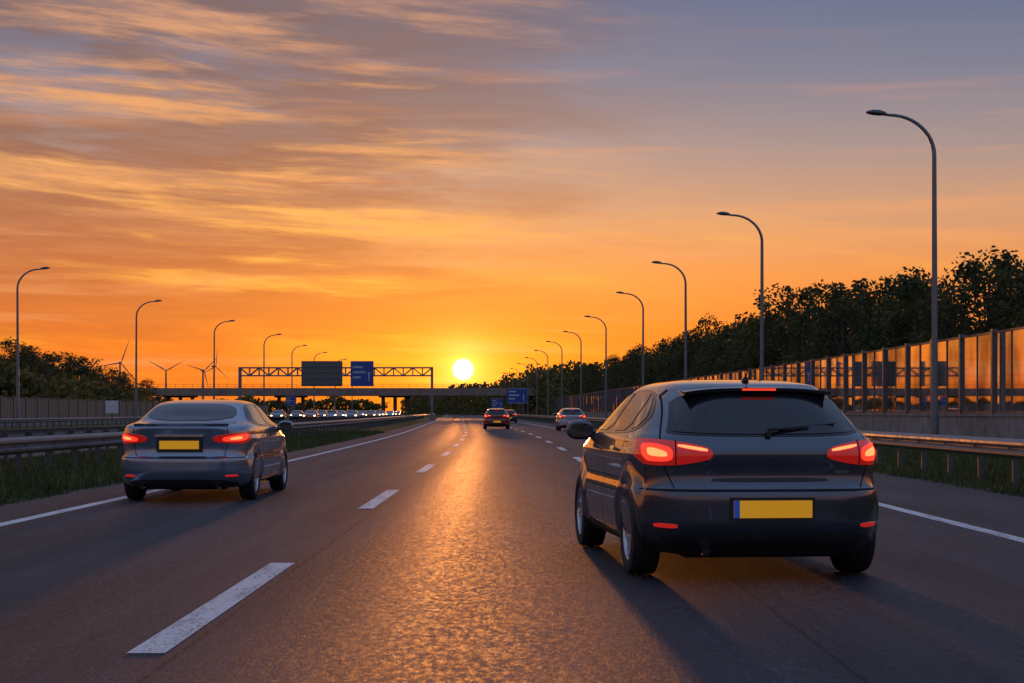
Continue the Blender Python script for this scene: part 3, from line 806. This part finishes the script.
def build_sedan(pm,loc,rz,name='sedan_car'):
    S=dict(L=4.6,yc=2.25,zsh=.98,line=.83,axles=(.92,3.62),mir=(3.05,.95),
      z=[.18,.23,.30,.42,.53,.575,.60,.70,.85,.93,.98,1.015,1.04,1.075,1.15,1.25,1.305,1.335,1.355,1.365,1.37],
      w=[.76,.83,.87,.89,.892,.892,.888,.89,.882,.868,.85,.825,.795,.765,.72,.65,.60,.53,.41,.25,.02],
      yr=[.14,.07,.03,.0,.0,.004,.045,.06,.045,.035,.03,.06,.30,.56,.76,1.00,1.20,1.45,1.72,1.98,2.15],
      yf=[4.4,4.46,4.52,4.57,4.6,4.59,4.58,4.5,4.22,3.86,3.62,3.46,3.36,3.25,3.06,2.84,2.68,2.54,2.44,2.37,2.32])
    c=Car(S); c.pm=pm; e=empty(name,loc,rz); body_mesh(c,pm,e)
    c.patch('rear_window','rear',[(-.64,1.075),(-.535,1.30),(.535,1.30),(.64,1.075)],M['cglass'],e,.006)
    for sd in ('sideL','sideR'):
        c.patch('window_trim',sd,[(1.02,1.10),(1.35,1.265),(1.7,1.305),(2.3,1.31),(2.72,1.24),(3.28,.995),(3.2,.975),(2.2,.975),(1.3,.99),(1.05,1.03)],M['gloss'],e,.003)
        c.patch('front_window',sd,[(2.25,.995),(2.25,1.29),(2.4,1.285),(2.7,1.218),(3.13,1.02),(3.13,.995)],M['cglass'],e,.007,1)
        c.patch('rear_side_window',sd,[(1.25,1.02),(1.40,1.235),(1.75,1.283),(2.17,1.29),(2.17,.995)],M['cglass'],e,.007,1)
        c.patch('door_handle',sd,[(2.34,.842),(2.54,.848),(2.54,.872),(2.34,.866)],pm,e,.028,1)
        c.patch('door_handle',sd,[(1.38,.846),(1.58,.852),(1.58,.876),(1.38,.870)],pm,e,.028,1)
    c.patch('windshield','front',[(-.68,1.05),(-.58,1.31),(.58,1.31),(.68,1.05)],M['cglass'],e,.005)
    c.patch('diffuser','wrap',[(-.85,.185),(-.80,.26),(-.5,.30),(.5,.30),(.80,.26),(.85,.185)],M['blackp'],e,.006,1)
    for sg in (-1,1):
        q=lambda L:[(sg*a,z) for a,z in L]
        c.patch('tail_light','wrap',q([(.43,.80),(.44,.87),(.70,.91),(1.0,.925),(1.22,.92),(1.12,.84),(.98,.775),(.70,.77)]),M['lens'],e,.012,2,.03)
        c.patch('tail_light_lit','wrap',q([(.56,.80),(.56,.855),(.80,.89),(1.06,.895),(.98,.82),(.8,.80)]),M['lit'],e,.016,2,.03)
        c.patch('tail_light_core','wrap',q([(.66,.82),(.66,.85),(.86,.87),(.86,.83)]),M['litc'],e,.019,2,.03)
        c.patch('reflector','wrap',q([(.60,.335),(.60,.36),(.80,.365),(.80,.34)]),M['reflect'],e,.012,1,.03)
        c.patch('headlight','front',q([(.42,.66),(.45,.74),(.74,.79),(.80,.70),(.6,.65)]),M['chrome'],e,.008)
    b=B(); c.strip(b,'wrap',[(-.96,.588),(-.40,.588),(.40,.588),(.96,.588)],.012)
    c.strip(b,'rear',[(-.58,.60),(-.62,.78),(-.62,.98)],.008); c.strip(b,'rear',[(.58,.60),(.62,.78),(.62,.98)],.008)
    for sd in ('sideL','sideR'):
        c.strip(b,sd,[(2.21,.24),(2.21,.975)],.008); c.strip(b,sd,[(3.24,.24),(3.26,.7),(3.2,.98)],.008)
        c.strip(b,sd,[(1.36,.42),(1.28,.60),(1.2,.8),(1.22,.99)],.008); c.strip(b,sd,[(1.36,.24),(3.24,.24)],.008)
    b.obj('panel_gaps',M['seam'],e)
    v=[];f=[];n=21
    for k in range(n):
        x=-.62+1.24*k/(n-1); yb=c.rear(x,.99).y
        v+=[(x,yb+.20,1.022),(x,yb-.012,1.036),(x,yb-.010,1.018),(x,yb+.02,.985)]
    for k in range(n-1):
        for j in range(3): f.append((k*4+j,k*4+j+1,(k+1)*4+j+1,(k+1)*4+j))
    mk('trunk_lip',v,f,pm,e,True,sharp=35)
    b=B(); b.box(-.30,.30,.02,.05,.665,.86); b.obj('plate_recess',M['blackp'],e)
    b=B(); b.box(-.26,.26,.010,.018,.70,.81); b.obj('number_plate',M['plate'],e)
    b=B(); b.box(-.32,.32,.005,.04,.862,.885); b.obj('chrome_strip',M['chrome'],e)
    for x in (-.5,.5):
        b=B(); b.tube([(x,.30,.215),(x,.03,.21)],[.036,.036],0,16,False); b.tube([(x,.1,.21),(x,.04,.21)],[.033,.033],1,12); b.obj('exhaust',[M['chrome'],M['under']],e,True,40)
    for (x,y,nm) in ((-.775,.92,'wheel_rl'),(.775,.92,'wheel_rr'),(-.775,3.62,'wheel_fl'),(.775,3.62,'wheel_fr')): wheel(e,x,y,.325,nm,1 if x>0 else -1)
    b=B(); b.box(-.55,.55,.3,4.3,.16,.30); b.obj('underbody',M['under'],e)
    mirror_parts(c,e)
    return e

GZ=0.012
build_hatch(M['p_dark'],(1.80,11.75,GZ),math.radians(5.3))
build_sedan(M['p_silver'],(-4.37,22.3,GZ),math.radians(-0.5))
build_hatch(M['p_red'],(-1.05,118,GZ),math.radians(1.5),'hatchback_car')
def join_car(e,name):
    v=[];f=[];mi=[];mats=[]
    for ch in list(e.children):
        me=ch.data; o=len(v); v+=[tuple(x.co) for x in me.vertices]
        ml=[]
        for m in me.materials:
            if m not in mats: mats.append(m)
            ml.append(mats.index(m))
        for p in me.polygons: f.append(tuple(o+k for k in p.vertices)); mi.append(ml[min(p.material_index,len(ml)-1)])
        bpy.data.objects.remove(ch)
    bpy.data.objects.remove(e)
    return mk(name,v,f,mats,None,True,mi,32)
wc=join_car(build_hatch(M['p_white'],(0,0,0),0,'tmp',True),'hatchback_car')
used=[False]
def dup(loc,rz,pm=None):
    if not used[0]: o=wc; used[0]=True
    else: o=bpy.data.objects.new('hatchback_car',wc.data); COL.objects.link(o)
    o.location=loc; o.rotation_euler=(0,0,rz)
    if pm:
        for s_ in o.material_slots:
            if s_.material==M['p_white']: s_.link='OBJECT'; s_.material=pm
dup((cx(112)+5.1,108,GZ),math.radians(1.2))
dup((cx(190)+3.3,190,GZ),math.radians(1.7),M['p_dark'])
pr=random.Random(5)
for off in (-16.1,-20.2,-24.3):
    Yc=205+pr.uniform(0,24)
    while Yc<395:
        dup((cx(Yc)+off,Yc,GZ),math.pi+math.radians(1.7),pr.choice([M['p_dark'],M['p_silver'],M['p_dark'],M['p_red']]))
        Yc+=pr.choice([11,14,22,38,46])+pr.uniform(0,6)

# ---------------------------------------------------------------- sky / light
SAZ=math.atan((463-512)/FPX); SEL=math.atan((HOR-369.5)/FPX)
w=bpy.data.worlds.new('World'); scene.world=w; w.use_nodes=True
t=NT(w.node_tree); t.n.clear()
out=t.node('ShaderNodeOutputWorld'); bg=t.node('ShaderNodeBackground')
tc=t.node('ShaderNodeTexCoord').outputs['Generated']
nv=t.node('ShaderNodeVectorMath',operation='NORMALIZE'); t.l.new(tc,nv.inputs[0])
sx=t.node('ShaderNodeSeparateXYZ'); t.l.new(nv.outputs[0],sx.inputs[0])
X_,Y_,Z_=sx.outputs
el=t.m('MULTIPLY',t.m('ARCSINE',Z_),57.29578); az=t.m('MULTIPLY',t.m('ARCTAN2',X_,Y_),57.29578)
e30=t.m('DIVIDE',el,40.0,clamp=True)
st=lambda L:[(a/40.0,lin(*c)) for a,c in L]
warm=t.ramp(e30,st([(0,(188,72,32)),(1.2,(214,90,34)),(2.8,(234,118,44)),(4.6,(230,142,76)),(6.6,(202,150,116)),(8.8,(158,140,140)),(11.2,(118,122,144)),(14,(90,106,140)),(22,(92,112,152)),(40,(128,148,188))]))
cool=t.ramp(e30,st([(0,(110,98,112)),(3,(138,118,130)),(7,(140,132,152)),(14,(126,138,168)),(40,(128,148,190))]))
ca=t.m('COSINE',t.m('MULTIPLY',t.m('SUBTRACT',az,math.degrees(SAZ)),1/57.29578))
sky=t.mix(t.mr(ca,0.86,-0.2),warm,cool)
def comb(a,b_,c=0.0):
    n=t.node('ShaderNodeCombineXYZ'); t._set(n.inputs[0],a); t._set(n.inputs[1],b_); n.inputs[2].default_value=c; return n.outputs[0]
wn=t.noise(comb(t.m('MULTIPLY',az,0.05),t.m('MULTIPLY',el,0.13),1.7),1.0,2,0.5)
skew=t.m('ADD',t.m('ADD',el,t.m('MULTIPLY',az,0.055)),t.m('MULTIPLY',t.m('SUBTRACT',wn,0.5),2.0))
big=t.noise(comb(t.m('MULTIPLY',az,0.06),t.m('MULTIPLY',skew,0.38),0.4),1.25,5,0.6)
streak=t.noise(comb(t.m('MULTIPLY',az,0.075),t.m('MULTIPLY',skew,0.78),3.3),1.0,6,0.62)
fib=t.noise(comb(t.m('MULTIPLY',az,0.24),t.m('MULTIPLY',skew,2.6),7.3),1.0,5,0.66)
region=t.m('MULTIPLY',t.mr(az,8,-8,0.0,1.0),t.mr(el,1.0,4.5,0.35,1.0))
region=t.m('MULTIPLY',region,t.mr(el,30,14,0.2,1))
region=t.m('MULTIPLY',region,t.mr(az,-120,-50,0.3,1))
body_=t.m('MULTIPLY',t.mr(t.m('ADD',big,t.m('MULTIPLY',region,0.16)),0.46,0.64),t.m('POWER',region,0.7))
body_=t.m('MULTIPLY',body_,t.mr(fib,0.3,0.65,0.75,1.05))
shade=t.ramp(e30,st([(0,(172,66,36)),(3.5,(190,92,50)),(6.5,(168,98,70)),(9,(142,98,84)),(12,(122,96,96)),(16,(108,98,110)),(25,(105,110,134))]))
sky=t.mix(t.m('MULTIPLY',body_,0.92,clamp=True),sky,shade)
litc=t.ramp(e30,st([(0,(248,120,34)),(2.5,(255,164,52)),(5,(252,174,78)),(8,(242,170,102)),(11,(222,156,108)),(14,(198,146,120)),(20,(150,136,142))]))
rg2=t.m('MAXIMUM',region,t.m('MULTIPLY',t.mr(el,9,3),0.5))
lit=t.m('MULTIPLY',t.mr(t.m('ADD',streak,t.m('MULTIPLY',region,0.035)),0.49,0.65),rg2)
lit=t.m('MULTIPLY',lit,t.mr(fib,0.34,0.62,0.35,1.1))
sky=t.mix(t.m('MULTIPLY',lit,0.92,clamp=True),sky,litc)
wis=t.m('MULTIPLY',t.mr(t.noise(comb(t.m('MULTIPLY',az,0.06),t.m('MULTIPLY',el,1.0),9.1),1.1,5,0.6,0.2),0.50,0.70),t.mr(el,14,6,0,0.45))
sky=t.mix(wis,sky,lin(236,156,104))
dx=t.m('SUBTRACT',az,math.degrees(SAZ)); de=t.m('SUBTRACT',el,math.degrees(SEL))
r=t.m('SQRT',t.m('ADD',t.m('MULTIPLY',dx,dx),t.m('MULTIPLY',de,de)))
dxs=t.m('MULTIPLY',dx,0.5); rw=t.m('SQRT',t.m('ADD',t.m('MULTIPLY',dxs,dxs),t.m('MULTIPLY',de,de)))
def add(base,fac,col):
    nd=t.node('ShaderNodeVectorMath',operation='SCALE'); nd.inputs[0].default_value=col; t.l.new(fac,nd.inputs[3])
    ad=t.node('ShaderNodeVectorMath',operation='ADD'); t.l.new(base,ad.inputs[0]); t.l.new(nd.outputs[0],ad.inputs[1]); return ad.outputs[0]
ex=lambda v,k:t.m('EXPONENT',t.m('MULTIPLY',v,-1.0/k))
sky=add(sky,ex(rw,1.6),(0.75,0.34,0.0)); sky=add(sky,ex(rw,4.2),(0.20,0.07,0.0))
sky=add(sky,ex(r,0.55),(1.0,0.85,0.22))
sky=add(sky,t.mr(r,0.40,0.20),(9,7.2,3.2))
nt=t.node('ShaderNodeTexSky'); nt.sky_type='NISHITA'; nt.sun_disc=False; nt.sun_elevation=SEL; nt.sun_rotation=SAZ
sc=t.node('ShaderNodeVectorMath',operation='SCALE'); t.l.new(nt.outputs[0],sc.inputs[0]); sc.inputs[3].default_value=0.01
ad=t.node('ShaderNodeVectorMath',operation='ADD'); t.l.new(sky,ad.inputs[0]); t.l.new(sc.outputs[0],ad.inputs[1])
t.l.new(ad.outputs[0],bg.inputs[0]); bg.inputs[1].default_value=1.0
t.l.new(bg.outputs[0],out.inputs[0])
sd=Vector((math.sin(SAZ)*math.cos(SEL),math.cos(SAZ)*math.cos(SEL),math.sin(SEL)))
L=bpy.data.lights.new('sun','SUN'); L.energy=1.15; L.angle=math.radians(1.2); L.color=(1.0,0.33,0.07)
lo=bpy.data.objects.new('sun',L); COL.objects.link(lo); lo.rotation_euler=(-sd).to_track_quat('-Z','Y').to_euler(); lo.location=(0,0,50)

# ---------------------------------------------------------------- camera
cam=bpy.data.cameras.new('camera'); co=bpy.data.objects.new('camera',cam); COL.objects.link(co)
co.location=(0,0,H0); co.rotation_euler=(math.pi/2,0,0)
cam.sensor_width=36; cam.lens=FPX/1024*36; cam.shift_y=(HOR-341.5)/1024
cam.clip_start=0.1; cam.clip_end=12000
scene.camera=co
scene.view_settings.view_transform='Standard'; scene.view_settings.look='None'; scene.view_settings.exposure=0
